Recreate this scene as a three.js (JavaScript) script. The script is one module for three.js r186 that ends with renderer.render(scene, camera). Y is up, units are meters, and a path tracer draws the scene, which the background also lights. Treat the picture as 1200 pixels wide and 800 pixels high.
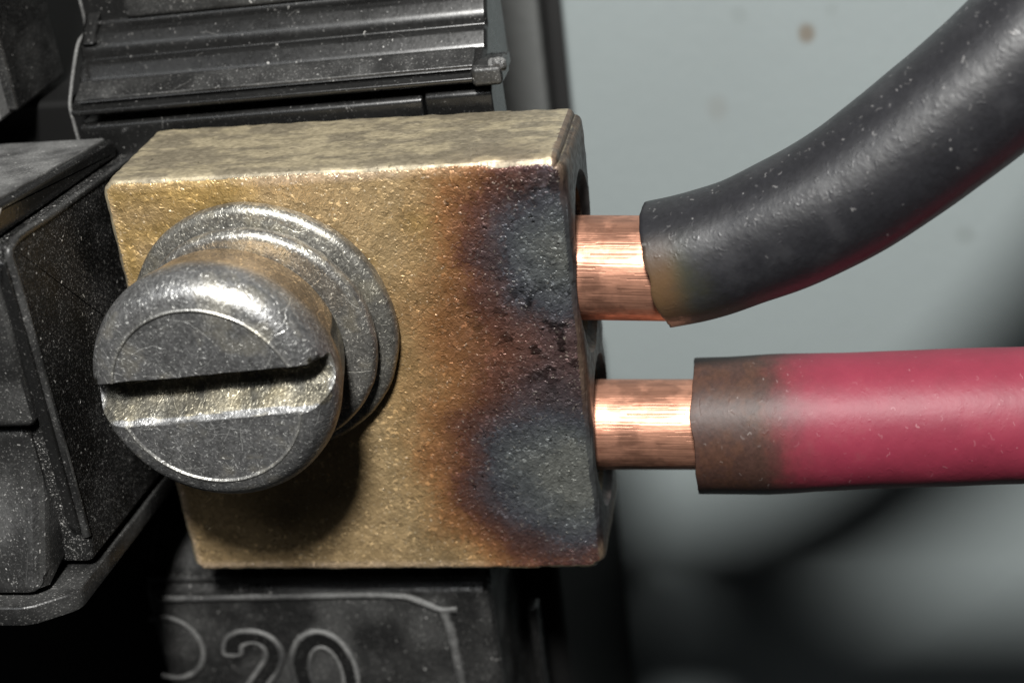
import * as THREE from 'three';
import { RoundedBoxGeometry } from 'three/addons/geometries/RoundedBoxGeometry.js';
import { mergeGeometries, mergeVertices, toCreasedNormals } from 'three/addons/utils/BufferGeometryUtils.js';
import { RectAreaLightUniformsLib } from 'three/addons/lights/RectAreaLightUniformsLib.js';
import { Brush, Evaluator, SUBTRACTION } from 'three-bvh-csg';

// ---------------------------------------------------------------- camera, light, exposure
// All shapes below are written in millimetres (front face of the brass block on z = 0) and scaled to metres.
const MM = 0.001;
const scene = new THREE.Scene();
scene.background = new THREE.Color().setRGB(0.012, 0.0125, 0.013);

const camera = new THREE.PerspectiveCamera(24.7, 1024 / 682, 0.002, 5);
camera.position.set(9.687 * MM, 15.914 * MM, 29.036 * MM);
camera.quaternion.setFromRotationMatrix(new THREE.Matrix4().makeBasis(
  new THREE.Vector3(0.98193, -0.11195, -0.15260), new THREE.Vector3(0.02900, 0.88578, -0.46319), new THREE.Vector3(0.18703, 0.45039, 0.87302)));
camera.focus = 33 * MM; camera.userData.fStop = 90;
scene.add(camera);

const renderer = new THREE.WebGLRenderer({ antialias: true });
renderer.toneMapping = THREE.LinearToneMapping;
renderer.toneMappingExposure = 1;
renderer.shadowMap.enabled = true;

RectAreaLightUniformsLib.init();
const key = new THREE.SpotLight(new THREE.Color(1, 0.985, 0.95), 0.079, 0, 0.95, 0.6, 2);      // the torch held above the lens
key.position.set(11 * MM, 79 * MM, 61 * MM);
key.target.position.set(2 * MM, -2 * MM, -4 * MM);
key.castShadow = true; key.shadow.radius = 0.36;
scene.add(key, key.target);
const soft = new THREE.RectAreaLight(new THREE.Color(0.95, 0.98, 1), 5, 120 * MM, 14 * MM);   // added fill strip, unseen, above left; lengthens the streaks on the ridges
soft.position.set(-35 * MM, 80 * MM, 62 * MM); soft.lookAt(0, 0, -3 * MM);
scene.add(soft);

// ---------------------------------------------------------------- helpers
function rng(seed) { let s = seed >>> 0; return () => { s = (s + 0x6D2B79F5) >>> 0; let t = s; t = Math.imul(t ^ (t >>> 15), t | 1); t ^= t + Math.imul(t ^ (t >>> 7), t | 61); return ((t ^ (t >>> 14)) >>> 0) / 4294967296; }; }
const clamp = (x, a = 0, b = 1) => x < a ? a : x > b ? b : x;
const sstep = (a, b, x) => { const t = clamp((x - a) / (b - a)); return t * t * (3 - 2 * t); };
const lerp = (a, b, t) => a + (b - a) * t;
function hash(x, y, s) { let h = Math.imul(x, 374761393) + Math.imul(y, 668265263) + Math.imul(s, 1274126177); h = Math.imul(h ^ (h >>> 13), 1274126177); return ((h ^ (h >>> 16)) >>> 0) / 4294967296; }
// value noise, period p (tiles)
function vn(x, y, p, s) {
  const xi = Math.floor(x), yi = Math.floor(y), fx = x - xi, fy = y - yi, u = fx * fx * (3 - 2 * fx), v = fy * fy * (3 - 2 * fy);
  const a = ((xi % p) + p) % p, b = (a + 1) % p, c = ((yi % p) + p) % p, d = (c + 1) % p;
  const h00 = hash(a, c, s), h10 = hash(b, c, s), h01 = hash(a, d, s), h11 = hash(b, d, s);
  return h00 + (h10 - h00) * u + (h01 - h00) * v + (h00 - h10 - h01 + h11) * u * v;
}
function fbm(x, y, p, s, oct = 4) { let a = 0.5, f = 1, t = 0, n = 0; for (let i = 0; i < oct; i++) { t += a * vn(x * f, y * f, p * f, s + i * 17); n += a; a *= 0.55; f *= 2; } return t / n; }
// cells: [distance to nearest, distance to second, random of the nearest]
const wo = [0, 0, 0];
function worley(x, y, p, s) {
  const xi = Math.floor(x), yi = Math.floor(y); let d1 = 9, d2 = 9, id = 0;
  for (let j = -1; j <= 1; j++) for (let i = -1; i <= 1; i++) {
    const a = (((xi + i) % p) + p) % p, b = (((yi + j) % p) + p) % p;
    const dx = xi + i + hash(a, b, s) - x, dy = yi + j + hash(a, b, s + 5) - y, d = dx * dx + dy * dy;
    if (d < d1) { d2 = d1; d1 = d; id = hash(a, b, s + 9); } else if (d < d2) d2 = d;
  }
  wo[0] = Math.sqrt(d1); wo[1] = Math.sqrt(d2); wo[2] = id; return wo;
}
const enc = v => { v = clamp(v); return 255 * (v <= 0.0031308 ? 12.92 * v : 1.055 * Math.pow(v, 1 / 2.4) - 0.055); };
function tex(w, h, fn, color) {
  const d = new Uint8Array(w * h * 4);
  for (let y = 0, k = 0; y < h; y++) for (let x = 0; x < w; x++, k += 4) {
    const c = fn(x, y);
    if (color) { d[k] = enc(c[0]); d[k + 1] = enc(c[1]); d[k + 2] = enc(c[2]); } else d[k] = d[k + 1] = d[k + 2] = 255 * clamp(c);
    d[k + 3] = 255;
  }
  const t = new THREE.DataTexture(d, w, h, THREE.RGBAFormat);
  t.magFilter = THREE.LinearFilter; t.minFilter = THREE.LinearFilter; t.wrapS = t.wrapT = THREE.RepeatWrapping;
  if (color) t.colorSpace = THREE.SRGBColorSpace;
  t.needsUpdate = true; return t;
}
// flecks of dust, scratches and lint: short wandering strokes in a tiling mask
function flecks(w, h, n, seed, { len = [1, 5], rad = [0.7, 1.6], amp = [0.3, 1], turn = 1.2, mask = null, heading = null, spread = 0.5 } = {}) {
  const m = new Float32Array(w * h), r = rng(seed);
  for (let i = 0; i < n; i++) {
    let x = r() * w, y = r() * h; const keep = r();
    const L = lerp(len[0], len[1], r() ** 2), R = lerp(rad[0], rad[1], r() ** 3), A = lerp(amp[0], amp[1], r() ** 2); let a = heading === null ? r() * 6.283 : heading + (r() - 0.5) * spread;
    if (mask && keep > mask(x / w, y / h)) continue;
    for (let s = 0; s <= L; s += 0.7) {
      const x0 = Math.floor(x - R - 1), x1 = Math.ceil(x + R + 1), y0 = Math.floor(y - R - 1), y1 = Math.ceil(y + R + 1);
      for (let yy = y0; yy <= y1; yy++) for (let xx = x0; xx <= x1; xx++) {
        const v = A * clamp(R + 0.5 - Math.hypot(xx - x, yy - y)), k = (((yy % h) + h) % h) * w + (((xx % w) + w) % w);
        if (v > m[k]) m[k] = v;
      }
      x += Math.cos(a) * 0.7; y += Math.sin(a) * 0.7; a += (r() - 0.5) * turn;
    }
  }
  return m;
}
// box-mapped uv, in tiles of `tile` mm
function boxUV(g, tile) {
  if (g.index) g = g.toNonIndexed();
  const p = g.attributes.position, uv = new Float32Array(p.count * 2), a = new THREE.Vector3(), b = new THREE.Vector3(), c = new THREE.Vector3();
  for (let i = 0; i < p.count; i += 3) {
    a.fromBufferAttribute(p, i); b.fromBufferAttribute(p, i + 1).sub(a); c.fromBufferAttribute(p, i + 2).sub(a); b.cross(c);
    const ax = Math.abs(b.x), ay = Math.abs(b.y), az = Math.abs(b.z), m = az >= ax && az >= ay ? 2 : ax >= ay ? 0 : 1;
    for (let k = i; k < i + 3; k++) {
      const x = p.getX(k), y = p.getY(k), z = p.getZ(k);
      uv[2 * k] = (m === 0 ? z + 2.3 : x) / tile; uv[2 * k + 1] = (m === 1 ? z + 3.7 : y) / tile;
    }
  }
  g.setAttribute('uv', new THREE.BufferAttribute(uv, 2)); return g;
}
function thing(name, label, category, at, group) {
  const o = new THREE.Group(); o.name = name; o.position.set(at[0] * MM, at[1] * MM, at[2] * MM);
  o.userData = { label, category }; if (group) o.userData.group = group;
  scene.add(o); return o;
}
// g is in mm in the scene's axes; the mesh ends up under parent with the parent's base as origin
function worldBase(o) { const v = new THREE.Vector3(); for (let q = o; q && q !== scene; q = q.parent) v.add(q.position); return v.multiplyScalar(1 / MM); }
function part(name, g, mat, parent, label) {
  const b = worldBase(parent); g = g.clone(); g.translate(-b.x, -b.y, -b.z); g.scale(MM, MM, MM);
  const m = new THREE.Mesh(g, mat); m.name = name; m.castShadow = m.receiveShadow = true; if (label) m.userData.label = label;
  parent.add(m); return m;
}
function rbox(x0, x1, y0, y1, z0, z1, r = 0.15, seg = 3) { const g = new RoundedBoxGeometry(x1 - x0, y1 - y0, z1 - z0, seg, r); g.translate((x0 + x1) / 2, (y0 + y1) / 2, (z0 + z1) / 2); return g; }
// a (z, y) profile drawn along x
function extrudeX(pts, x0, x1, bevel = 0.06, crease = 0.3) {
  const s = new THREE.Shape(); pts.forEach(([z, y], i) => i ? s.lineTo(-z, y) : s.moveTo(-z, y));
  const g = new THREE.ExtrudeGeometry(s, { depth: x1 - x0 - 2 * bevel, bevelEnabled: bevel > 0, bevelSize: bevel, bevelThickness: bevel, bevelOffset: -bevel, bevelSegments: 4 });
  g.translate(0, 0, x0 + bevel); g.rotateY(Math.PI / 2); const q = toCreasedNormals(g, crease);
  const p = q.attributes.position, N = q.attributes.normal;          // the flat ends stay flat
  for (let i = 0; i < p.count; i += 3) if (Math.max(p.getX(i), p.getX(i + 1), p.getX(i + 2)) - Math.min(p.getX(i), p.getX(i + 1), p.getX(i + 2)) < 1e-4) for (let k = i; k < i + 3; k++) N.setXYZ(k, p.getX(i) > (x0 + x1) / 2 ? 1 : -1, 0, 0);
  return q;
}
// rounds the corners of a closed polygon
function roundPoly(pts, r, n = 8) {
  const out = [], N = pts.length;
  for (let i = 0; i < N; i++) {
    const [ax, ay] = pts[(i + N - 1) % N], [bx, by, rr] = pts[i], [cx, cy] = pts[(i + 1) % N];
    const la = Math.hypot(ax - bx, ay - by), lc = Math.hypot(cx - bx, cy - by), q = Math.min(rr ?? r, la * 0.48, lc * 0.48);
    const p0 = [bx + (ax - bx) / la * q, by + (ay - by) / la * q], p1 = [bx + (cx - bx) / lc * q, by + (cy - by) / lc * q];
    for (let k = 0; k <= n; k++) { const t = k / n; out.push([(1 - t) ** 2 * p0[0] + 2 * t * (1 - t) * bx + t * t * p1[0], (1 - t) ** 2 * p0[1] + 2 * t * (1 - t) * by + t * t * p1[1]]); }
  }
  return out;
}

// ---------------------------------------------------------------- materials
// dusty black plastic
function plasticMaterial(seed, dust, base, gloss, filmLight = 0.02, relief = 0.028, speckLight = 0.34, spec = 0.9) {
  const N = 1024, fine = flecks(N, N, dust * 26000, seed, { len: [0.3, 4], rad: [0.45, 1.3], amp: [0.04, 0.6] });
  const big = flecks(N, N, dust * 420, seed + 1, { len: [0.5, 9], rad: [0.6, 2.1], amp: [0.25, 1], turn: 2 });
  const hair = flecks(N, N, 16, seed + 2, { len: [30, 130], rad: [0.45, 0.8], amp: [0.08, 0.3], turn: 0.16 });
  const film = (x, y) => sstep(0.3, 0.75, fbm(x / 128, y / 128, 8, seed + 3, 6));
  const map = tex(N, N, (x, y) => {
    const k = y * N + x, q = film(x, y), v = Math.max(fine[k] * (0.35 + 0.65 * q), big[k], hair[k]) * speckLight, f = q * filmLight * dust * (0.6 + 0.8 * vn(x / 3, y / 3, 341, seed)) + 0.004 * vn(x / 2, y / 2, 512, seed);
    return [base + f + v * 0.98, base + f + v * 0.96, base + f * 0.97 + v * 0.92];
  }, true);
  const bump = tex(N, N, (x, y) => 0.3 + 0.22 * fbm(x / 7, y / 7, 146, seed + 7, 3) + 0.4 * Math.max(fine[y * N + x] * 0.7, big[y * N + x]));
  const rough = tex(N, N, (x, y) => gloss + 0.2 * film(x, y) * dust + 0.1 * fbm(x / 6, y / 6, 170, seed + 8, 2) + 0.4 * Math.max(fine[y * N + x], big[y * N + x]));
  return new THREE.MeshPhysicalMaterial({ map, bumpMap: bump, bumpScale: relief * MM, roughnessMap: rough, roughness: 1, metalness: 0, specularIntensity: spec });
}
const PT = 9;                                                       // mm per plastic tile
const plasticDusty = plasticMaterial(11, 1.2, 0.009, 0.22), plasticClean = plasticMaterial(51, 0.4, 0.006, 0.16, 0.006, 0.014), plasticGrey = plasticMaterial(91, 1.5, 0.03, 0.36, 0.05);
const plasticShade = new THREE.MeshPhysicalMaterial({ color: new THREE.Color().setRGB(0.004, 0.004, 0.004), roughness: 0.7, metalness: 0, specularIntensity: 0.25 });  // near-black copy of the plastic; deep shade of the gaps put into colour
const plasticPale = plasticMaterial(231, 1.2, 0.11, 0.4, 0.06); const plasticLedge = plasticMaterial(211, 1.2, 0.008, 0.28, 0.018); const plasticSpeck = plasticMaterial(131, 2.0, 0.003, 0.34, 0.001, 0.02, 0.62, 0.5), plasticGloss = plasticMaterial(171, 0.22, 0.004, 0.22, 0.006, 0.004);

// zinc plated steel of the screw
const zincFlecks = flecks(1024, 1024, 15000, 301, { len: [1, 12], rad: [0.5, 1.3], amp: [0.15, 0.9], turn: 1.6 });
const zincScratch = flecks(1024, 1024, 600, 303, { len: [10, 110], rad: [0.5, 1.1], amp: [0.2, 0.8], turn: 0.2 });
const zincMap = tex(1024, 1024, (x, y) => {
  const k = y * 1024 + x, n = fbm(x / 90, y / 90, 11, 305, 5), f = fbm(x / 7, y / 7, 146, 306, 3);
  const b = 0.2 + 0.16 * (n - 0.5) + 0.2 * (f - 0.5), v = Math.max(zincFlecks[k], zincScratch[k]) * 0.62, d = sstep(0.55, 0.75, n) * 0.06;
  return [b + v + d, b * 1.0 + v + d * 0.8, b * 1.0 + v * 0.95 + d * 0.3];
}, true);
const zincBump = tex(1024, 1024, (x, y) => { const k = y * 1024 + x; return 0.45 + 0.4 * (fbm(x / 7, y / 7, 146, 307, 4) - 0.5) + 0.3 * zincFlecks[k] - 0.35 * zincScratch[k]; });
const zincRough = tex(1024, 1024, (x, y) => 0.41 + 0.24 * (fbm(x / 30, y / 30, 34, 309, 4) - 0.5) + 0.25 * zincFlecks[y * 1024 + x]);
const ZT = 7.3;
const zinc = new THREE.MeshStandardMaterial({ map: zincMap, bumpMap: zincBump, bumpScale: 0.024 * MM, roughnessMap: zincRough, roughness: 1, metalness: 0.78, vertexColors: true });

// scorched brass block: left half of the atlas is the front face, right half the other faces
const AW = 2048, AH = 1024, FW = 10.6;
const pits = flecks(1024, 1024, 900, 401, { len: [0.5, 14], rad: [0.6, 2.6], amp: [0.3, 1], turn: 1.5 });
const crumbs = flecks(1024, 1024, 6500, 405, { len: [0.5, 7], rad: [0.6, 1.9], amp: [0.1, 1], turn: 2.4 });
const scrape = flecks(1024, 1024, 900, 407, { len: [8, 70], rad: [0.6, 1.8], amp: [0.2, 0.9], turn: 0.25, heading: 0.12 });
const ramp = [[0, [0.385, 0.273, 0.142]], [0.14, [0.355, 0.232, 0.11]], [0.32, [0.28, 0.135, 0.055]], [0.48, [0.125, 0.054, 0.034]], [0.62, [0.078, 0.046, 0.043]], [0.75, [0.06, 0.062, 0.072]], [0.88, [0.084, 0.091, 0.094]], [1, [0.118, 0.122, 0.112]]];
function heatColor(t) { let i = 0; while (i < ramp.length - 2 && t > ramp[i + 1][0]) i++; const u = clamp((t - ramp[i][0]) / (ramp[i + 1][0] - ramp[i][0])), a = ramp[i][1], b = ramp[i + 1][1]; return [lerp(a[0], b[0], u), lerp(a[1], b[1], u), lerp(a[2], b[2], u)]; }
// blistered black crust, mostly between the two hot spots
function crust(x, y) { return sstep(0.52, 0.7, fbm((x + 9) * 3.4, (y + 9) * 3.4, 128, 451, 5)) * clamp(1.3 * Math.exp(-((x - 4.3) ** 2 / 0.7 + (y - 1.1) ** 2 / 1.5)) + 0.9 * Math.exp(-((x - 4.4) ** 2 / 0.9 + (y - 4.6) ** 2 / 0.3)) + 0.35 * Math.exp(-((x - 3.2) ** 2 / 1.5 + (y - 1.6) ** 2 / 3))); }
// how hot the front was at (x, y) mm: one spot round each conductor, blending between them
function heat(x, y) {
  const wx = x + 0.95 * (fbm((x + 9) * 1.0, (y + 9) * 1.0, 64, 411, 6) - 0.5), wy = y + 0.95 * (fbm((x + 9) * 1.0, (y + 9) * 1.0, 64, 412, 6) - 0.5);
  const lower = 1.16 - 0.235 * Math.hypot((wx - 4.5) * 0.92, (wy + 2.45) * 0.98) ** 1.18;
  const upper = 1.0 - 0.235 * Math.hypot((wx - 4.75) * 0.98, (wy - 3.0) * 0.92) ** 1.2;
  const bridge = 0.62 - 0.115 * Math.max(0, 4.2 - wx) ** 1.25 - 0.1 * Math.max(0, Math.abs(wy - 0.7) - 1.2);
  const k = 0.09; return clamp(k * Math.log(Math.exp(lower / k) + Math.exp(upper / k) + Math.exp(bridge / k)));
}
const blockMap = tex(AW, AH, (px, py) => {
  const c = px & 1023;
  const k = py * 1024 + c;
  if (px < 1024) {
    const x = (c / 1024 - 0.5) * FW, y = (py / 1024 - 0.5) * FW;
    const [d1, d2, id] = worley(c / 6.1 + 1.4 * vn(c / 5, py / 5, 205, 422), py / 6.1 + 1.4 * vn(c / 5 + 9, py / 5, 205, 424), 168, 421);
    const t = heat(x + 0.22 * (id - 0.5), y + 0.22 * (hash(Math.floor(id * 9999), 3, 1) - 0.5)), col = heatColor(t);
    const am = sstep(0.35, 0.65, fbm(c / 110, py / 110, 10, 455, 4)), g = 0.88 + (0.08 + 0.24 * am) * (id - 0.2) + (0.4 + 0.5 * am) * sstep(0.92, 0.99, id) - 0.12 * sstep(0.14, 0.06, id) + 0.4 * (fbm(c / 60, py / 60, 17, 423, 6) - 0.5) - 0.16 * sstep(0.14, 0, d2 - d1);
    const pit = (1 - 0.8 * pits[k] * sstep(0.1, 0.55, t + 0.25)) * (1 - 0.72 * crust(x, y)) * (1 - 0.22 * sstep(0.5, 0.72, fbm((x + 8) * 0.9, (y + 8) * 0.9, 64, 453, 5)) * (1 - t));
    const yel = sstep(0.52, 0.74, fbm((x + 8) * 0.55, (y + 8) * 0.55, 64, 425, 3)) * (1 - sstep(0.1, 0.3, t)) * sstep(-2, 4.5, y - x * 0.4);
    const gold = clamp(yel);
    const dust = crumbs[k] * 0.38 * (0.35 + 0.65 * hash(c >> 3, py >> 3, 7)) * (1 - 0.75 * t);
    return [(lerp(col[0], 0.36, gold * 0.5)) * g * pit + dust, (lerp(col[1], 0.225, gold * 0.5)) * g * pit + dust * 0.92, (lerp(col[2], 0.06, gold * 0.6)) * g * pit + dust * 0.75];
  }
  // weathered sides: pale khaki, darker streaks along x, brown soot towards the right-hand end
  const n = fbm(c / 64, py / 26, 16, 431, 6), m = fbm(c / 8, py / 5, 128, 433, 3), s = scrape[k];
  const b = 0.78 + 0.3 * (n - 0.5) + 0.6 * (m - 0.5) - 0.4 * pits[k] + 0.4 * s;
  const gr = sstep(0.42, 0.62, n) ; return [lerp(0.28, 0.41, gr) * b, lerp(0.24, 0.35, gr) * b, lerp(0.17, 0.235, gr) * b];
}, true);
const blockBump = tex(AW, AH, (px, py) => {
  const c = px & 1023, k = py * 1024 + c;
  if (px < 1024) {
    const [d1, d2, id] = worley(c / 6.1 + 1.4 * vn(c / 5, py / 5, 205, 422), py / 6.1 + 1.4 * vn(c / 5 + 9, py / 5, 205, 424), 168, 421);
    const x = (c / 1024 - 0.5) * FW, y = (py / 1024 - 0.5) * FW, hot = sstep(0.3, 0.7, heat(x, y));
    return 0.32 + 0.3 * (id - 0.5) + 0.14 * sstep(0.6, 0, d1) + 0.16 * (fbm(c / 14, py / 14, 74, 427, 4) - 0.5) - 0.34 * pits[k] * (0.4 + 0.6 * hot) + 0.34 * crumbs[k] * (0.75 + 0.1 * hot) + 0.5 * crust(x, y);
  }
  return 0.4 + 0.1 * (fbm(c / 9, py / 6, 114, 433, 4) - 0.5) - 0.16 * pits[k] - 0.12 * scrape[k] + 0.05 * crumbs[k];
});
const blockRough = tex(1024, 512, (px, py) => px < 512 ? 0.4 + 0.3 * (vn(px / 4, py / 4, 128, 441) - 0.5) : 0.44 + 0.24 * (vn(px / 4, py / 3, 128, 443) - 0.5));
const brass = new THREE.MeshStandardMaterial({ map: blockMap, bumpMap: blockBump, bumpScale: 0.04 * MM, roughnessMap: blockRough, roughness: 1, metalness: 0.45, vertexColors: true });

// bare copper, drawn lengthwise
const copperLines = flecks(512, 512, 700, 501, { len: [40, 260], rad: [0.5, 1.1], amp: [0.2, 0.9], turn: 0.006, heading: Math.PI / 2, spread: 0.02 });
const copperGrain = (x, y) => 0.5 * fbm(x / 5, y / 90, 102, 503, 3) + 0.5 * fbm(x / 12, y / 22, 42, 505, 4);
const copperMap = tex(512, 512, (x, y) => {
  const b = 0.8 + 0.3 * (copperGrain(x, y) - 0.5) * 2 - 0.3 * copperLines[y * 512 + x], d = sstep(0.55, 0.72, fbm(x / 60, y / 60, 8, 507, 4)) * 0.35;
  const o = sstep(0.5, 0.68, fbm(x / 40, y / 64, 8, 509, 5)) * 0.4; return [0.70 * b * (1 - d * 0.5) * (1 - o), 0.35 * b * (1 - d * 0.8) * (1 - o), 0.235 * b * (1 - d * 0.9) * (1 - o)];
}, true);
const copperBump = tex(512, 512, (x, y) => 0.4 + 0.5 * (copperGrain(x, y) - 0.5) - 0.4 * copperLines[y * 512 + x]);
const copper = new THREE.MeshStandardMaterial({ map: copperMap, bumpMap: copperBump, bumpScale: 0.016 * MM, roughness: 0.46, metalness: 0.78 });

// insulation: u runs round the wire, v along it; L = length in mm covered by v
function wireMaterial(seed, L, color, opts) {
  const W = 512, H = 1536, dots = flecks(W, H, opts.dots, seed, { len: [0.5, 9], rad: [0.4, 1.0], amp: [0.1, 0.9], turn: 1.8, mask: opts.dotMask });
  const worms = flecks(W, H, opts.worms, seed + 1, { len: [2, 12], rad: [0.5, 1.1], amp: [0.1, 0.7], turn: 1.6 });
  const dents = flecks(W, H, 60, seed + 2, { len: [5, 30], rad: [0.6, 1.6], amp: [0.2, 0.8], turn: 0.3 });
  const map = tex(W, H, (x, y) => {
    const k = y * W + x, c = color(x / W, y / H * L, x, y), v = dots[k] * opts.dotLight;
    return [c[0] + v, c[1] + v * 0.97, c[2] + v * 0.94];
  }, true);
  const bump = tex(W, H, (x, y) => { const k = y * W + x; return 0.4 + 0.3 * (fbm(x / 8, y / 8, 64, seed + 3, 4) - 0.5) + 0.28 * worms[k] + 0.25 * dots[k] - 0.3 * dents[k]; });
  return new THREE.MeshPhysicalMaterial({ map, bumpMap: bump, bumpScale: opts.bump * MM, roughness: opts.rough, metalness: 0, specularIntensity: opts.spec });
}

// ---------------------------------------------------------------- the setting: painted sheet behind
{
  const spot = (x, y, cx, cy, r) => sstep(r, r * 0.35, Math.hypot(x - cx, (y - cy) * 0.8) * (0.85 + 0.3 * fbm(x * 2 + 30, y * 2 + 30, 256, 613, 3)));
  const SZ = 60, r = rng(77), faint = Array.from({ length: 60 }, () => [(r() - 0.5) * SZ, (r() - 0.5) * SZ, 0.12 + 0.3 * r(), 0.03 + 0.09 * r()]);
  const map = tex(1536, 1536, (px, py) => {
    const x = (px / 1536 - 0.5) * SZ, y = (py / 1536 - 0.5) * SZ;
    const n = 1 + 0.1 * (fbm(px / 190, py / 190, 8, 601, 5) - 0.5) + 0.03 * (vn(px / 2, py / 2, 768, 603) - 0.5);
    let c = [0.232 * n, 0.264 * n, 0.267 * n];
    const a = spot(x, y, 9.88, 2.03, 0.36) * 0.7, b = spot(x, y, 7.10, -0.14, 0.45) * 0.16; let f = 0;
    for (const q of faint) { const d = Math.hypot(x - q[0], y - q[1]); if (d < q[2]) f = Math.max(f, q[3] * sstep(q[2], q[2] * 0.4, d)); }
    return [lerp(c[0], 0.13, a + b) * (1 - f), lerp(c[1], 0.095, a + b) * (1 - f), lerp(c[2], 0.06, a + b) * (1 - f * 1.1)];
  }, true);
  const bump = tex(512, 512, (x, y) => fbm(x / 16, y / 16, 32, 611, 4));
  bump.repeat.set(6, 6);
  const paint = new THREE.MeshStandardMaterial({ map, bumpMap: bump, bumpScale: 0.008 * MM, roughness: 0.5, metalness: 0 });
  const panelUV = g => { const p = g.attributes.position, uv = g.attributes.uv; for (let i = 0; i < p.count; i++) uv.setXY(i, p.getX(i) / SZ + 0.5, p.getY(i) / SZ + 0.5); return g; };
  const wall = new THREE.Group(); wall.name = 'wall'; wall.userData = { kind: 'structure', label: 'pale grey painted sheet metal behind the wires, with a small rust spot' };
  wall.position.set(0, 0, -17.4 * MM); scene.add(wall);
  part('panel', panelUV(rbox(2.55, 44, -50, 34, -18.3, -17.4, 0.2)), paint, wall);
  const shadePaint = new THREE.MeshStandardMaterial({ bumpMap: bump, bumpScale: 0.02 * MM, roughness: 0.6, color: new THREE.Color().setRGB(0.13, 0.135, 0.132) });  // darker colour stands in for the shade on this strip
  part('inner_panel', panelUV(rbox(-40, 1.81, -50, 34, -18.5, -17.6, 0.2)), shadePaint, wall, 'grey strip beside the narrow gap, shade put into its darker colour');
  part('backing', rbox(-40, 44, -50, 34, -21.6, -21, 0.1), new THREE.MeshStandardMaterial({ color: new THREE.Color().setRGB(0.01, 0.01, 0.01), roughness: 0.8 }), wall);
}

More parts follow.
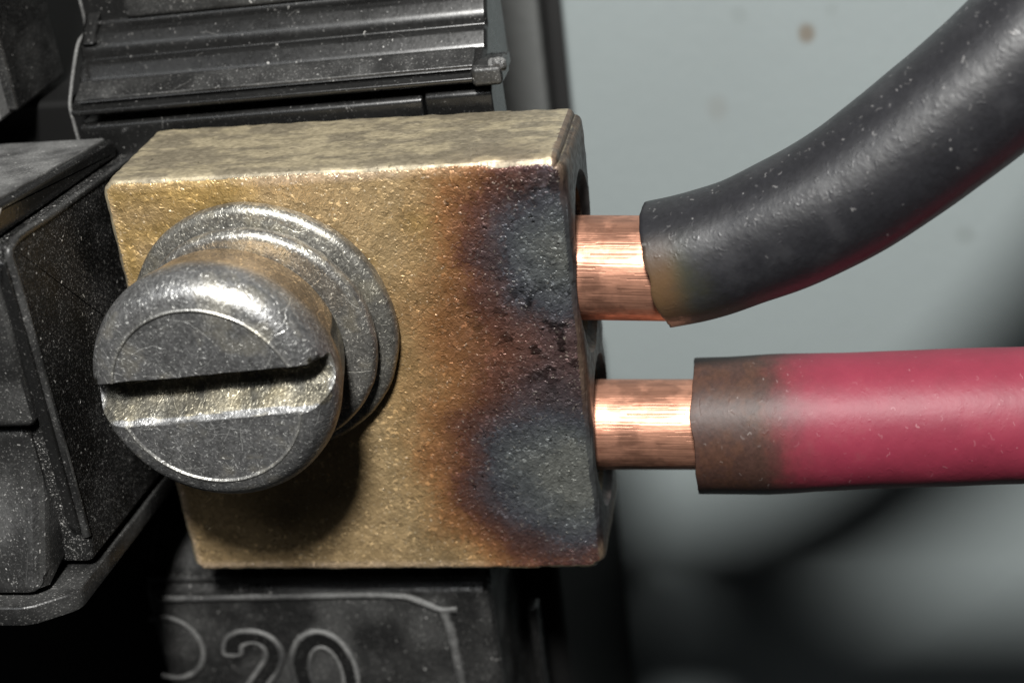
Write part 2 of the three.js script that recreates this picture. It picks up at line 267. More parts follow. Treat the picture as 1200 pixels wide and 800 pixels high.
// ---------------------------------------------------------------- circuit breaker body, above, behind and below the block
{
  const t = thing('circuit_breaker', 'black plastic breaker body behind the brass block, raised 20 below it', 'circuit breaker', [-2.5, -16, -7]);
  const P = g => boxUV(g, PT);
  part('lower_shade', P(rbox(-32, 3.0, -26, -6.6, -16.4, -4.4, 0.3)), plasticShade, t);  // added black box standing in for the shade beside the lower case
  part('body', P(rbox(-32, 0.2, -25.9, 5.4, -16.3, -4.6, 0.2)), plasticShade, t);
  // upper case: profile drawn along x, leaning a little against the block
  const lean = g => { g.translate(7, -6, 0); g.rotateZ(0.024); g.translate(-7, 5.72, 0); return g; };
  const upper = roundPoly([[-6.6, 16], [-5.9, 16], [-5.3, 7.35], [-5.22, 7.25, 0.1], [-4.98, 7.2, 0.12], [-4.68, 6.85, 0.16], [-4.63, 6.6, 0.05], [-4.47, 6.57, 0.1], [-4.22, 6.27, 0.13], [-4.18, 6.2, 0.04], [-3.62, 5.98, 0.12], [-3.55, 5.9, 0.04], [-3.85, 5.88, 0.04], [-4.6, 5.85, 0.05], [-4.6, 5.0], [-6.6, 5.0]], 0.2);
  part('upper_case', P(lean(extrudeX(upper, -7, 2.85, 0.12))), plasticGloss, t);
  part('dust_ledge', P(lean(extrudeX(roundPoly([[-4.3, 6.24], [-4.05, 6.22], [-3.58, 6.0], [-3.6, 5.92], [-4.3, 5.92]], 0.05), -6.9, 2.6, 0.03))), plasticLedge, t, 'dust lying along the ledge');
  part('ridge', P(lean(extrudeX(roundPoly([[-4.9, 5.86], [-3.5, 5.86], [-3.32, 5.78, 0.12], [-3.36, 5.66], [-4.9, 5.6]], 0.07), -6.95, 3.2, 0.03))), plasticGloss, t);
  part('label_recess', P(lean(rbox(-5.9, 2.3, 7.35, 15, -5.6, -5.2, 0.12))), plasticLedge, t, 'dust-covered face of the upper case');
  part('plate', P(lean(extrudeX(roundPoly([[-4.9, 5.42], [-3.62, 5.42], [-3.5, 5.32], [-3.5, -4], [-4.9, -4]], 0.07), -6.92, 1.35, 0.05))), plasticGloss, t);
  part('plate', P(lean(extrudeX(roundPoly([[-4.9, 5.48], [-3.62, 5.48], [-3.5, 5.36], [-3.5, 3], [-4.9, 3]], 0.07), 1.42, 2.95, 0.05))), plasticGloss, t);
  part('tab', P(lean(rbox(2.6, 3.3, 5.6, 6.05, -4.2, -3.2, 0.12))), plasticDusty, t);
  part('gusset', P(lean(extrudeX(roundPoly([[-5.5, 7.7], [-4.9, 7.25], [-4.6, 6.98], [-5.5, 6.8]], 0.1), -6.9, -6.55, 0.1))), plasticGloss, t);
  part('parting_line', P(lean(new THREE.TubeGeometry(new THREE.CatmullRomCurve3([[-5.75, 12], [-5.35, 8.0], [-5.22, 7.2], [-4.7, 7.05], [-4.1, 6.6], [-3.6, 6.1], [-3.44, 5.9], [-3.42, 5.5], [-3.42, 3.5]].map(p => new THREE.Vector3(-6.96, p[1], p[0] + 0.02)), false, 'centripetal'), 80, 0.045, 8))), plasticGrey, t);
  { const b = new THREE.IcosahedronGeometry(0.16, 6), p = b.attributes.position; for (let i = 0; i < p.count; i++) { const x = p.getX(i), y = p.getY(i), z = p.getZ(i), k = 0.6 + 0.9 * fbm(x * 9 + 20, y * 9 + z * 7 + 20, 256, 701, 3); p.setXYZ(i, x * k * 1.3 + 3.2, y * k + 6.02, z * k - 3.4); } b.computeVertexNormals(); part('burr', P(lean(b)), plasticGrey, t); }
  // lower case with the raised rating
  const lower = roundPoly([[-7.4, -5.2], [-3.4, -5.2], [-2.7, -5.25, 0.5], [-1.97, -5.77, 0.5], [-1.54, -6.1, 0.15], [-1.31, -6.15, 0.08], [-1.29, -6.3, 0.05], [-1.41, -6.36, 0.05], [-1.29, -6.46, 0.05], [-1.2, -6.58, 0.08], [-1.2, -20], [-7.4, -20]], 0.2);
  const lc = part('lower_case', P(extrudeX(lower, -7.17, 1.89, 0.33)), plasticDusty, t);
  // moulded outlines: beaded ridges along closed or open curves on the face
  const FZ = -1.2;
  const ridge = (pts, r, closed, sd) => {
    const c = new THREE.CatmullRomCurve3(pts.map(([x, y]) => new THREE.Vector3(x, y, FZ + 0.015)), closed, 'centripetal'), n = Math.ceil(c.getLength() / 0.035), g = new THREE.TubeGeometry(c, n, r, 9, closed), p = g.attributes.position;
    for (let i = 0; i < p.count; i++) { const q = c.getPointAt(Math.min(1, Math.floor(i / 10) / n)), k = 0.75 + 0.6 * fbm(q.x * 3.1 + 40, q.y * 3.1 + 40, 512, sd, 3); p.setXYZ(i, q.x + (p.getX(i) - q.x) * k, q.y + (p.getY(i) - q.y) * k, q.z + (p.getZ(i) - q.z) * k * 0.7); }
    g.computeVertexNormals(); return g;
  };
  const plateau = (pts, hole) => { const sh = new THREE.Shape(new THREE.CatmullRomCurve3(pts.map(([x, y]) => new THREE.Vector3(x, y, 0)), true, 'centripetal').getPoints(140).slice(0, -1).map(p => new THREE.Vector2(p.x, p.y))); if (hole) sh.holes.push(new THREE.Path(hole.map(([x, y]) => new THREE.Vector2(x, y)).reverse())); const g = new THREE.ExtrudeGeometry(sh, { depth: 0.08, bevelEnabled: false }); g.translate(0, 0, FZ - 0.03); return P(g); };
  const ell = (cx, cy, rx, ry, n = 40) => Array.from({ length: n }, (_, i) => [cx + rx * Math.cos(i / n * 6.28318), cy + ry * Math.sin(i / n * 6.28318)]);
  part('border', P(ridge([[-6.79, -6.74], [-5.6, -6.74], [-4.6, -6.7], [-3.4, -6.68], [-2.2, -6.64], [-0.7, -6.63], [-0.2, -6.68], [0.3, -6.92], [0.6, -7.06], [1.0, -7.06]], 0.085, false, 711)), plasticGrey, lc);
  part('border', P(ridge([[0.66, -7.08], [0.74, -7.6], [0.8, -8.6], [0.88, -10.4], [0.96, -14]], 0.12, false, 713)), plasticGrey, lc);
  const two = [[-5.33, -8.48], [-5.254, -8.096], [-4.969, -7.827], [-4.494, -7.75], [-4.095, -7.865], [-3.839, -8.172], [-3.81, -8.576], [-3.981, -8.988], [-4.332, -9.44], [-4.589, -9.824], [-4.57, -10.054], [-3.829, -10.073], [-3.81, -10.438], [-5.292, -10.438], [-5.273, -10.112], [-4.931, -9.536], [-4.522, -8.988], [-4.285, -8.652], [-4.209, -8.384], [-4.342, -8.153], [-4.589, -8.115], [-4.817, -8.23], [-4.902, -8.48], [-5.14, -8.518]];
  part('numeral', P(ridge(two, 0.075, true, 715)), plasticGrey, lc);  // numeral outlines in paler plastic, their lit edges put into the colour
  part('numeral_face', plateau(two), plasticClean, lc);
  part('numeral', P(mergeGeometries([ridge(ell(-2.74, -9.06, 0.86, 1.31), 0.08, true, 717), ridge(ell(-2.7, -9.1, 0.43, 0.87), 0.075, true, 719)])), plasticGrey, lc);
  part('numeral_face', plateau(ell(-2.74, -9.06, 0.86, 1.31), ell(-2.7, -9.1, 0.43, 0.87)), plasticClean, lc);
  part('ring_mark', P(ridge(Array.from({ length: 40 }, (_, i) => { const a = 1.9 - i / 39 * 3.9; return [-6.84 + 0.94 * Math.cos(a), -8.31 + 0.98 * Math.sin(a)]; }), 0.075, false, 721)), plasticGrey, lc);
  part('rail', P(rbox(2.35, 2.62, -18, -8.3, -3.4, -2.9, 0.1)), plasticClean, t);
}

// ---------------------------------------------------------------- neighbouring housing at the left edge
{
  const t = thing('plastic_housing', 'dusty black plastic housing with sharp corner left of the brass block', 'housing', [-9, -3, 0]);
  const P = g => boxUV(g, PT);
  const tilt = 0.092, Y = (z, y) => y + tilt * (z - 3);
  const side = [[3, 4.95, 0.2], [-5, Y(-5, 4.95)], [-5, Y(-5, -2.5)], [3.2, -2.5], [3.05, -1.8]];
  part('body', P(extrudeX(roundPoly(side, 0.15), -14, -5.66, 0.16)), plasticSpeck, t);
  part('top_plate', P(extrudeX(roundPoly([[2.9, Y(2.9, 5.62)], [-3.3, Y(-3.3, 5.42)], [-3.3, Y(-3.3, 4.98)], [2.9, Y(2.9, 4.98)]], 0.12), -14, -6.0, 0.12)), plasticClean, t);
  part('cover', P(extrudeX(roundPoly([[2.75, Y(2.75, 5.68)], [-3.15, Y(-3.15, 5.48)], [-3.15, Y(-3.15, 5.2)], [2.75, Y(2.75, 5.2)]], 0.06), -14, -6.16, 0.05)), plasticGrey, t, 'dust-covered top');
  // bottom lip with rounded corner
  const s = new THREE.Shape(), L = roundPoly([[-14, 4.62], [-6.5, 4.55, 0.25], [-5.64, 3.9, 0.25], [-5.64, -4], [-14, -4]], 0.2, 8); L.forEach(([x, z], i) => i ? s.lineTo(x, -z) : s.moveTo(x, -z));
  const lip = new THREE.ExtrudeGeometry(s, { depth: 0.32, bevelEnabled: true, bevelSize: 0.07, bevelThickness: 0.07, bevelOffset: -0.07, bevelSegments: 3 }); lip.rotateX(-Math.PI / 2); lip.translate(0, -2.95, 0); lip.translate(0, 0, -4.5); lip.rotateX(-0.085); lip.translate(0, 0.02, 4.5);
  part('lip', P(toCreasedNormals(lip, 0.3)), plasticDusty, t);
  part('front_panel', P(rbox(-14, -6.0, 0.95, 4.72, 2.9, 3.35, 0.3, 5)), plasticDusty, t);
  // flared ramp under the panel
  part('ramp', P(extrudeX(roundPoly([[2.8, 1.0], [3.1, 0.75, 0.2], [3.3, -0.4, 1.2], [4.45, -2.45, 0.2], [2.8, -2.6]], 0.2, 10), -14, -6.28, 0.35)), plasticLedge, t);
  part('edge_glint', P(new THREE.TubeGeometry(new THREE.CatmullRomCurve3([[-5.74, Y(-4, 4.88), -4], [-5.74, Y(1, 4.88), 1], [-5.74, Y(2.7, 4.87), 2.7], [-5.75, 4.75, 2.93], [-5.75, 4.3, 2.94], [-5.74, 1, 2.96], [-5.73, -1.9, 3.02]].map(p => new THREE.Vector3(...p)), false, 'centripetal'), 120, 0.1, 10)), plasticDusty, t);  // added bead of paler plastic, standing for the highlight along the edge
  part('rib', P(extrudeX(roundPoly([[2.9, 4.7], [3.14, 4.6], [3.2, -1.6], [2.9, -2.2]], 0.1), -6.02, -5.78, 0.06)), plasticClean, t);
}
{
  const t = thing('plastic_block', 'grey dusty plastic block cut by the top left corner of the picture', 'plastic block', [-10, 5.4, -4]);
  part('body', boxUV(rbox(-14, -8.55, 5.45, 16, -5.5, -3.0, 0.12), PT), plasticPale, t);
  part('edge_strip', boxUV(rbox(-8.8, -8.3, 5.55, 16, -6.2, -3.5, 0.1), PT), plasticDusty, t);
}

// ---------------------------------------------------------------- the brass terminal block
const BW = 10, BH = 10.1, BD = 3.2;
{
  const t = thing('terminal_block', 'scorched yellow brass terminal block with screw in its front and wires in its right side', 'terminal block', [0, -BH / 2, -BD / 2]);
  // rounded box on a fine grid, worn a little along its edges
  let g = new THREE.BoxGeometry(BW, BH, BD, 120, 120, 40); g.deleteAttribute('uv'); g.deleteAttribute('normal'); g = mergeVertices(g, 1e-5);
  const p = g.attributes.position, v = new THREE.Vector3(), q = new THREE.Vector3(), H = new THREE.Vector3(BW / 2, BH / 2, BD / 2);
  for (let i = 0; i < p.count; i++) {
    v.fromBufferAttribute(p, i);
    const wear = fbm(v.x * 1.7 + 20, v.y * 1.7 + v.z * 2.3 + 20, 256, 801, 4);
    const R = 0.2 + 0.1 * (wear - 0.5) + (v.x > 3 ? 0.07 : 0);
    // pull grid lines towards the edges so that the rounding is well described
    for (const c of ['x', 'y', 'z']) { const h = H[c], u = v[c] / h, e = c === 'z' ? 0.55 : 0.8; v[c] = h * Math.sign(u) * (1 - Math.max(0, 1 - Math.abs(u)) ** (1 / e)) ; if (Math.abs(u) < 1e-9) v[c] = 0; }
    q.set(clamp(v.x, -H.x + R, H.x - R), clamp(v.y, -H.y + R, H.y - R), clamp(v.z, -H.z + R, H.z - R));
    v.sub(q); if (v.lengthSq() > 1e-12) v.normalize().multiplyScalar(R); v.add(q);
    const dn = 0.05 * (fbm(q.x * 3 + 40, q.y * 3 + q.z * 4 + 40, 512, 805, 4) - 0.5);
    v.addScaledVector(v.clone().sub(q).normalize(), dn);
    // rounded outline corners
    { const rc = 0.36 + 0.08 * (v.x > 0 && v.y < 0), a2 = Math.abs(v.x) - (H.x - rc), b2 = Math.abs(v.y) - (H.y - rc); if (a2 > 0 && b2 > 0) { const k = Math.max(a2, b2) / Math.hypot(a2, b2); v.x = Math.sign(v.x) * (H.x - rc + a2 * k); v.y = Math.sign(v.y) * (H.y - rc + b2 * k); } }
    p.setXYZ(i, v.x, v.y, v.z - BD / 2);
  }
  g.computeVertexNormals(); g.setAttribute('uv', new THREE.BufferAttribute(new Float32Array(p.count * 2), 2));
  const ev = new Evaluator(); ev.attributes = ['position', 'normal', 'uv']; ev.useGroups = false;
  let body = new Brush(g); body.updateMatrixWorld();
  // two stepped bores in the right-hand side, running along x
  const bore = (cy, cz, ry, rz) => {
    const prof = [[0, -3.6], [0.8, -3.6], [0.8, 0 - 0.95], [0.83, -0.9], [0.83, -0.55], [0.87, -0.5], [0.87, -0.42], [0.84, -0.36], [0.9, -0.3], [0.91, -0.2], [0.96, -0.12], [1.0, 0.02], [1.08, 0.3], [0, 0.3]];
    const l = new THREE.LatheGeometry(prof.map(([r, h]) => new THREE.Vector2(r, h)), 72); l.rotateZ(-Math.PI / 2); l.scale(1, ry, rz); l.translate(BW / 2, cy, cz);
    return l;
  };
  for (const [cy, cz, ry, rz] of [[2.0, -1.6, 2.1, 1.5], [-2.25, -1.62, 1.85, 1.47]]) {
    const b = new Brush(toCreasedNormals(bore(cy, cz, ry, rz), 0.5)); b.geometry.setAttribute('uv', b.geometry.attributes.uv ?? new THREE.BufferAttribute(new Float32Array(b.geometry.attributes.position.count * 2), 2)); b.updateMatrixWorld();
    body = ev.evaluate(body, b, SUBTRACTION); body.updateMatrixWorld();
  }
  let bg = body.geometry; if (bg.index) bg = bg.toNonIndexed();
  const P = bg.attributes.position, N = bg.attributes.normal, uv = new Float32Array(P.count * 2), col = new Float32Array(P.count * 3);
  for (let i = 0; i < P.count; i += 3) {
    let nx = 0, ny = 0, nz = 0, cx = 0; for (let k = i; k < i + 3; k++) { nx += N.getX(k); ny += N.getY(k); nz += N.getZ(k); cx += P.getX(k) / 3; }
    const front = nz > 2.72;
    for (let k = i; k < i + 3; k++) {
      const x = P.getX(k), y = P.getY(k), z = P.getZ(k);
      if (front) { uv[2 * k] = 0.5 * clamp(x / FW + 0.5, 0.002, 0.998); uv[2 * k + 1] = y / FW + 0.5; } else
      if (Math.abs(nx) > Math.abs(ny)) { uv[2 * k] = 0.5 + 0.5 * clamp(y / 10.8 + 0.5, 0.01, 0.99); uv[2 * k + 1] = 0.25 + z / 10.6; } else
      { uv[2 * k] = 0.5 + 0.5 * clamp(x / 10.8 + 0.5, 0.01, 0.99); uv[2 * k + 1] = 0.75 + z / 10.6; }
      let c = [1, 1, 1];
      if (front) { const e = Math.max(sstep(4.7, 4.85, Math.abs(y)), sstep(4.7, 4.85, -x)) * (0.2 + 0.9 * fbm(x * 2.5 + 20, y * 2.5 + 20, 256, 811, 3)) * (1 - 0.6 * heat(x, y)); c = [1 + 0.5 * e, 1 + 0.6 * e, 1 + 1.1 * e]; }
      if (!front) {                                               // scorch on the faces beside the bores; end face and bore insides darker
        const hot = heat(x, clamp(y, -5, 5)), s = sstep(2.9, 5, x), h = heatColor(clamp(hot * 0.9));
        const top = ny > 1.5 ? 0.25 * sstep(0.5, 4.5, x) * sstep(-1.6, 0, z) : 0, endTone = nx > 2.2 ? 0.5 + 0.35 * fbm(y * 2 + 20, z * 2 + 20, 256, 813, 4) : 1, w = Math.max(nx > 0.6 ? clamp(sstep(0.2, 0.75, hot) * 0.95) : 0, top);
        c = [endTone * lerp(1, h[0] / 0.5, w), endTone * lerp(1, h[1] / 0.41, w), endTone * lerp(1, h[2] / 0.27, w)];
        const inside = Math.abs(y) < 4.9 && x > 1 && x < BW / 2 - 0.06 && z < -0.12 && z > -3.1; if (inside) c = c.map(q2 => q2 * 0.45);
      }
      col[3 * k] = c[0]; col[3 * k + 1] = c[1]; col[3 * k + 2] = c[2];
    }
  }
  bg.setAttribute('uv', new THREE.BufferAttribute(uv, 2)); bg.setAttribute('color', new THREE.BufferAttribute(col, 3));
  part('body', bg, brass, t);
}

// ---------------------------------------------------------------- washers and screw
const AX = -1.9, AY = 1.5;
function tint(g, fn) { const p = g.attributes.position, n = g.attributes.normal, c = new Float32Array(p.count * 3); for (let i = 0; i < p.count; i++) { const k = fn(p.getX(i), p.getY(i), p.getZ(i), n.getX(i), n.getY(i), n.getZ(i)); c[3 * i] = k[0]; c[3 * i + 1] = k[1]; c[3 * i + 2] = k[2]; } g.setAttribute('color', new THREE.BufferAttribute(c, 3)); return g; }
function turned(prof, r, seg = 160) { const l = new THREE.LatheGeometry(roundOpen(prof, r).map(([a, b]) => new THREE.Vector2(a, b)), seg); l.rotateX(Math.PI / 2); return l; }
function roundOpen(pts, r, n = 5) { const out = [pts[0]]; for (let i = 1; i < pts.length - 1; i++) { const [ax, ay] = pts[i - 1], [bx, by, rr] = pts[i], [cx, cy] = pts[i + 1], la = Math.hypot(ax - bx, ay - by), lc = Math.hypot(cx - bx, cy - by), q = Math.min(rr ?? r, la * 0.48, lc * 0.48); for (let k = 0; k <= n; k++) { const t = k / n, m = [bx + (ax - bx) / la * q, by + (ay - by) / la * q], o = [bx + (cx - bx) / lc * q, by + (cy - by) / lc * q]; out.push([(1 - t) ** 2 * m[0] + 2 * t * (1 - t) * bx + t * t * o[0], (1 - t) ** 2 * m[1] + 2 * t * (1 - t) * by + t * t * o[1]]); } } out.push(pts[pts.length - 1]); return out; }
// little dents so that no turned part is perfectly round
function dent(g, a, s) { const p = g.attributes.position; for (let i = 0; i < p.count; i++) { const x = p.getX(i), y = p.getY(i), z = p.getZ(i), r = Math.hypot(x, y) || 1, th = Math.atan2(y, x), n = fbm(th / 6.28318 * 24 + 24, z * 2 + 40 + r * 1.5, 24, s, 4) - 0.5, m = fbm(th / 6.28318 * 9 + 9, r * 2 + 50, 9, s + 3, 3) - 0.5; const q = sstep(0.3, 1.2, r); p.setXYZ(i, x * (1 + q * a * n / r), y * (1 + q * a * n / r), z + q * a * 0.7 * m); } g.computeVertexNormals(); return g; }
{
  const w = turned([[1.6, 0.02], [2.86, 0.02], [2.97, 0.1], [2.97, 0.3], [2.86, 0.42], [2.5, 0.5], [1.6, 0.44]], 0.08); dent(w, 0.06, 901); w.translate(AX, AY, 0);
  const t = thing('flat_washer', 'broad grey flat washer lying against the brass face', 'washer', [AX, AY, 0]);
  part('ring', tint(boxUV(w, ZT), (x, y) => { const k = 0.85 + 0.3 * fbm(x + 20, y + 20, 64, 903, 3); return [0.98 * k, 0.95 * k, 0.86 * k]; }), zinc, t);
}
{
  const w = turned([[1.5, 0.5], [2.5, 0.52], [2.62, 0.6], [2.64, 0.78], [2.56, 0.9], [2.47, 0.94], [1.5, 0.9]], 0.06); dent(w, 0.06, 911); w.translate(AX, AY, 0);
  const t = thing('spring_washer', 'narrower grey washer between screw head and broad flat washer', 'washer', [AX, AY, 0.5]);
  part('ring', tint(boxUV(w, ZT), () => [1.05, 1.02, 0.95]), zinc, t);
}
{
  const HX = -2.28, HY = 1.45;
  let head = turned([[0.02, 0.9], [1.2, 0.9], [2.3, 0.9], [2.36, 1.0], [2.5, 1.75, 0.4], [2.62, 2.3, 0.5], [2.55, 2.72, 0.4], [2.3, 3.02, 0.3], [2.0, 3.1, 0.02], [1.98, 3.125, 0.02], [1.95, 3.12, 0.02], [1.93, 3.08, 0.02], [1.2, 3.08], [0.6, 3.08], [0.02, 3.08]], 0.1, 220);
  dent(head, 0.03, 921); head.translate(HX, HY, 0);
  const ev = new Evaluator(); ev.attributes = ['position', 'normal', 'uv']; ev.useGroups = false;
  const A = new Brush(head); A.updateMatrixWorld();
  // slot with worn, slightly opened lips and a rounded floor
  const s = new THREE.Shape(), sp = roundPoly([[-0.12, 2.42, 0.3], [0.4, 2.38, 0.16], [0.42, 2.98], [0.47, 3.08], [0.5, 3.6], [-0.66, 3.6], [-0.6, 3.08], [-0.47, 2.96]], 0.08, 5); sp.forEach(([x, y], i) => i ? s.lineTo(x, y) : s.moveTo(x, y));
  let sl = new THREE.ExtrudeGeometry(s, { depth: 8, bevelEnabled: false, steps: 60 }); sl.translate(0, 0, -4);
  sl.rotateX(Math.PI / 2); // shape y -> z, extrude z -> -y
  sl.rotateZ(Math.PI / 2 + 0.07);
  { const p = sl.attributes.position; for (let i = 0; i < p.count; i++) { const x = p.getX(i), y = p.getY(i), z = p.getZ(i), n = 0.07 * (fbm(x * 2 + 40, y * 3 + z + 40, 256, 931, 4) - 0.5); p.setXYZ(i, x, y + n, z + n * 0.8); } }
  sl.translate(HX - 0.02, HY + 0.06, 0); sl = toCreasedNormals(mergeVertices(sl, 1e-4), 0.6);
  const B = new Brush(sl); B.updateMatrixWorld();
  let g = ev.evaluate(A, B, SUBTRACTION).geometry;
  g = boxUV(g, ZT);
  tint(g, (x, y, z, nx, ny, nz) => {
    const u = (x - HX) * Math.cos(0.07) + (y - HY) * Math.sin(0.07), d = -(x - HX) * Math.sin(0.07) + (y - HY - 0.06) * Math.cos(0.07), r = Math.hypot(x - HX, y - HY);
    if (Math.abs(d) < 0.52 && z < 2.97 && r < 2.52) { const k = 0.9 + 0.5 * (fbm(u * 2 + 20, z * 3 + d * 3 + 20, 128, 941, 3) - 0.5); const w = sstep(0.35, 0.65, fbm(u * 3 + 30, z * 4 + d * 4 + 30, 128, 942, 4)); const slotShade = sstep(0.38, 0.1, d) * 0.75 + 0.25; return [lerp(0.55, 1.2, w) * k * slotShade, lerp(0.53, 1.1, w) * k * slotShade, lerp(0.46, 0.85, w) * k * slotShade]; }  // slot grime, darkened towards the upper wall to paint its shadow line
    if (z < 2.35) { const k = sstep(2.35, 1.9, z), q = 0.9 + 0.8 * (fbm(x * 1.5 + 20, y * 1.5 + z + 20, 128, 943, 3) - 0.5); return [lerp(1, 1.55 * q, k), lerp(1, 1.15 * q, k), lerp(1, 0.72 * q, k)]; }
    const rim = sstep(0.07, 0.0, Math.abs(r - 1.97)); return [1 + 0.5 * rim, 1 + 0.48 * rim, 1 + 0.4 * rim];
  });
  const t = thing('slotted_screw', 'large dusty zinc slotted screw in the brass block front', 'screw', [AX, AY, 0.9]);
  part('head', g, zinc, t);
  const sh = new THREE.CylinderGeometry(1.3, 1.3, 2.6, 40); sh.rotateX(Math.PI / 2); sh.translate(AX, AY, -0.35);
  part('shank', tint(boxUV(sh, ZT), () => [0.8, 0.8, 0.8]), zinc, t);
}

// ---------------------------------------------------------------- the two wires
// a tube swept along pts: rows of [v, radius]; first rows form the cut end
function sweep(pts, radius, { seg = 260, sides = 112, cut = null, L, ragged = 0, seed = 1 }) {
  const c = new THREE.CatmullRomCurve3(pts.map(p => new THREE.Vector3(...p)), false, 'centripetal'); c.arcLengthDivisions = 600;
  const len = c.getLength(), F = [];
  const t0 = c.getTangentAt(0); let n = new THREE.Vector3(0, 1, 0).addScaledVector(t0, -t0.y).normalize();
  const rows = [];
  if (cut) { rows.push([0, cut.inner, 0.45]); rows.push([0, cut.inner, 0]); rows.push([0, lerp(cut.inner, 1, 0.9) , 0]); }
  for (let i = 0; i <= seg; i++) rows.push([i / seg, 1, 0]);
  const pos = [], uv = [], idx = [];
  let prev = null;
  rows.forEach(([u, k, inset], ri) => {
    const P = c.getPointAt(u), T = c.getTangentAt(u);
    n.addScaledVector(T, -n.dot(T)).normalize(); const b = new THREE.Vector3().crossVectors(T, n);
    const capRow = cut && ri < 3;
    for (let j = 0; j <= sides; j++) {
      const a = j / sides * Math.PI * 2, jj = j % sides;
      const rag = ragged * (fbm(jj / sides * 14 + 14, 3, 14, seed, 3) - 0.5) * (u < 0.03 ? 1 - u / 0.03 : 0);
      let R = radius(u * len, a); if (capRow) R = ri < 2 ? R * k : R * 0.982; else if (cut && u === 0) { R *= 0.996; }
      const ca = Math.cos(a), sa = Math.sin(a);
      const off = inset + (capRow ? 0 : 0) + rag + (cut && !capRow && u === 0 ? 0.014 : 0);
      pos.push(P.x + T.x * off + (n.x * ca + b.x * sa) * R, P.y + T.y * off + (n.y * ca + b.y * sa) * R, P.z + T.z * off + (n.z * ca + b.z * sa) * R);
      uv.push(j / sides, clamp(u * len / L, 0.003, 0.997));
    }
  });
  const w = sides + 1;
  for (let i = 0; i < rows.length - 1; i++) for (let j = 0; j < sides; j++) { const a = i * w + j, d = a + w; idx.push(a, a + 1, d, a + 1, d + 1, d); }
  const g = new THREE.BufferGeometry(); g.setAttribute('position', new THREE.Float32BufferAttribute(pos, 3)); g.setAttribute('uv', new THREE.Float32BufferAttribute(uv, 2)); g.setIndex(idx); g.computeVertexNormals();
  // close the seam's normals
  const N = g.attributes.normal; for (let i = 0; i < rows.length; i++) { const a = i * w, d = a + sides, x = N.getX(a) + N.getX(d), y = N.getY(a) + N.getY(d), z = N.getZ(a) + N.getZ(d), l = Math.hypot(x, y, z) || 1; N.setXYZ(a, x / l, y / l, z / l); N.setXYZ(d, x / l, y / l, z / l); }
  return cut ? toCreasedNormals(g, 0.9) : g;
}
function copperRod(a, b, r, s) {
  const g = new THREE.CylinderGeometry(r, r, 1, 96, 40, false), len = Math.hypot(b[0] - a[0], b[1] - a[1], b[2] - a[2]);
  g.scale(1, len, 1);
  const p = g.attributes.position; for (let i = 0; i < p.count; i++) { const x = p.getX(i), z = p.getZ(i), y = p.getY(i), th = Math.atan2(z, x), q = Math.hypot(x, z); if (q < 0.01) continue; const k = 1 + 0.012 * (fbm(th / 6.28318 * 30 + 30, y * 0.5 + 30, 30, s, 3) - 0.5); p.setXYZ(i, x * k, y, z * k); }
  g.computeVertexNormals();
  g.applyQuaternion(new THREE.Quaternion().setFromUnitVectors(new THREE.Vector3(0, 1, 0), new THREE.Vector3(b[0] - a[0], b[1] - a[1], b[2] - a[2]).normalize()));
  g.translate((a[0] + b[0]) / 2, (a[1] + b[1]) / 2, (a[2] + b[2]) / 2); return g;
}
{
  // black wire, bending up and out to the right
  const path = [[6.61, 2.06, -1.19], [7.38, 2.22, -1.15], [8.20, 2.47, -1.13], [9.45, 2.96, -1.16], [10.67, 3.58, -1.26], [12.36, 4.73, -1.52], [14.00, 6.02, -1.83], [14.95, 6.94, -2.09], [16.79, 8.94, -2.68], [18.8, 12.6, -3.2], [20.7, 17.5, -4]];
  const L = 26;
  const color = (u, v, x, y) => {
    const n = fbm(x / 32, y / 32, 16, 1003, 5), m = fbm(x / 4, y / 4, 128, 1005, 3);
    // heat-browned collar, strongest below and in front
    const a = (u - 0.36) * 6.283, side = sstep(-0.1, 0.75, Math.cos(a)), br = sstep(1.6, 0.1, v + 1.1 * (n - 0.5)) * side;
    const b = 0.008 + 0.005 * n + 0.006 * m; const dust = 0.006 * sstep(0.5, 0.8, n);
    const tone = v < 0.5 ? [0.17, 0.075, 0.028] : [0.11, 0.095, 0.035], k2 = sstep(0.3, 0.9, v);
    const tc = [lerp(0.085, 0.045, k2), lerp(0.05, 0.045, k2), lerp(0.025, 0.026, k2)];
    return [lerp(b, tc[0], br) + dust, lerp(b, tc[1], br) + dust, lerp(b * 1.16, tc[2], br) + dust];
  };
  const mat = wireMaterial(1001, L, color, { dots: 2400, dotLight: 0.24, worms: 11000, bump: 0.022, rough: 0.4, dotMask: (u, v) => 0.1 + 0.9 * sstep(0.3, 0.1, Math.abs(((u + 0.03) % 1) - 0.0)), spec: 1 });
  const R = (s, a) => lerp(1.375, 1.54, sstep(1, 11, s)) * (1 + 0.02 * (fbm(s * 0.7 + 20, a / 6.28318 * 6 + 6, 6, 1011, 3) - 0.5)) + (s < 0.9 ? 0.0 : 0) - 0.03 * Math.exp(-((s - 1.9) ** 2) / 0.3);
  const t = thing('electrical_wire', 'black insulated wire bending upwards out of the upper hole', 'wire', [5, 1.9, -1.5], 'wires in the terminal block');
  part('insulation', sweep(path, R, { cut: { inner: 0.82 }, L, ragged: 0.16, seed: 1013 }), mat, t);
  part('conductor', copperRod([2.2, 2.06, -1.5], [7.1, 1.9, -1.28], 1.13, 1021), copper, t);
}
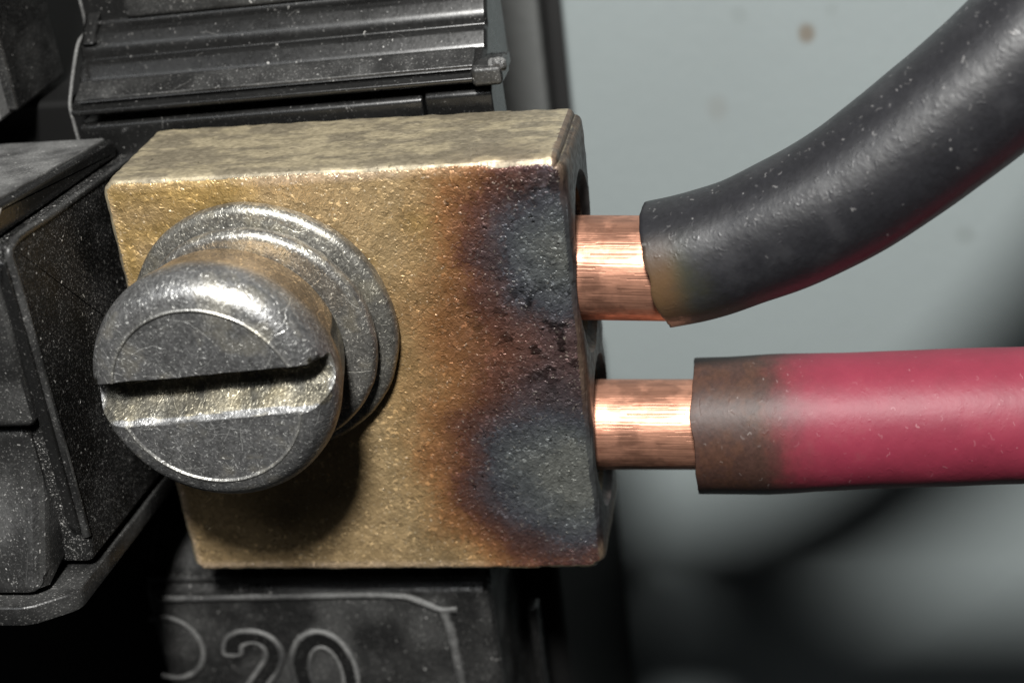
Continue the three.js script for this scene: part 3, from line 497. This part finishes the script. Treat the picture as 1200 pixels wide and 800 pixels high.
{
  const path = [[7.15, -2.19, -1.6], [8.8, -2.17, -1.6], [10.61, -2.13, -1.6], [14.24, -2.08, -1.62], [20, -2.1, -1.7], [30, -2.4, -2]];
  const L = 24;
  const color = (u, v, x, y) => {
    const n = fbm(x / 32, y / 32, 16, 1103, 5), m = fbm(x / 4, y / 4, 128, 1105, 3), e = fbm(x / 16, y / 16, 32, 1107, 5);
    const sc = 0.35 * sstep(3.3, 1.7, v + 0.7 * (e - 0.5)) + 0.65 * sstep(2.5, 1.35, v + 0.5 * (e - 0.5)), k = 0.85 + 0.3 * n;
    const red = [0.172 * k, 0.02 * k, 0.038 * k], br = sstep(0.45, 0.7, e) * 0.5;
    const hm = 0.7 + 0.6 * m, soot = [lerp(0.042, 0.062, br) * hm, lerp(0.021, 0.028, br) * hm, lerp(0.016, 0.016, br) * hm];
    const grime = sstep(0.6, 0.9, n) * 0.25;
    return [lerp(lerp(red[0], 0.13, grime), soot[0], sc), lerp(lerp(red[1], 0.05, grime), soot[1], sc), lerp(lerp(red[2], 0.05, grime), soot[2], sc)];
  };
  const mat = wireMaterial(1101, L, color, { dots: 1500, dotLight: 0.12, worms: 4200, bump: 0.018, rough: 0.52, spec: 0.7 });
  const R = (s, a) => (1.545 - 0.02 * sstep(2.2, 4.2, s) - 0.03 * sstep(4, 8, s) + 0.025 * Math.exp(-((s - 1.7) ** 2) / 0.5)) * (1 + 0.022 * (fbm(s * 0.7 + 20, a / 6.28318 * 6 + 6, 6, 1111, 3) - 0.5));
  const t = thing('electrical_wire_001', 'red insulated wire with scorched brown end in the lower hole', 'wire', [5, -2.1, -1.5], 'wires in the terminal block');
  part('insulation', sweep(path, R, { cut: { inner: 0.68 }, L, ragged: 0.12, seed: 1113 }), mat, t);
  part('conductor', copperRod([2.2, -2.0, -1.55], [7.7, -2.17, -1.62], 1.03, 1121), copper, t);
}

// ---------------------------------------------------------------- small things
{
  const hairMat = new THREE.MeshStandardMaterial({ color: new THREE.Color().setRGB(0.22, 0.21, 0.2), roughness: 0.7 });
  const fibre = (name, label, pts, r) => { const b = pts[0], t = thing(name, label, 'fibre', b); part('strand', new THREE.TubeGeometry(new THREE.CatmullRomCurve3(pts.map(p => new THREE.Vector3(...p))), 30, r, 5), hairMat, t); };
  fibre('lint_fibre', 'thin pale fibre hanging over the top front corner of the left housing', [[-5.85, 5.55, 2.6], [-5.75, 5.3, 3.25], [-5.78, 4.9, 3.3], [-5.88, 4.5, 3.4]], 0.012);
}

renderer.render(scene, camera);
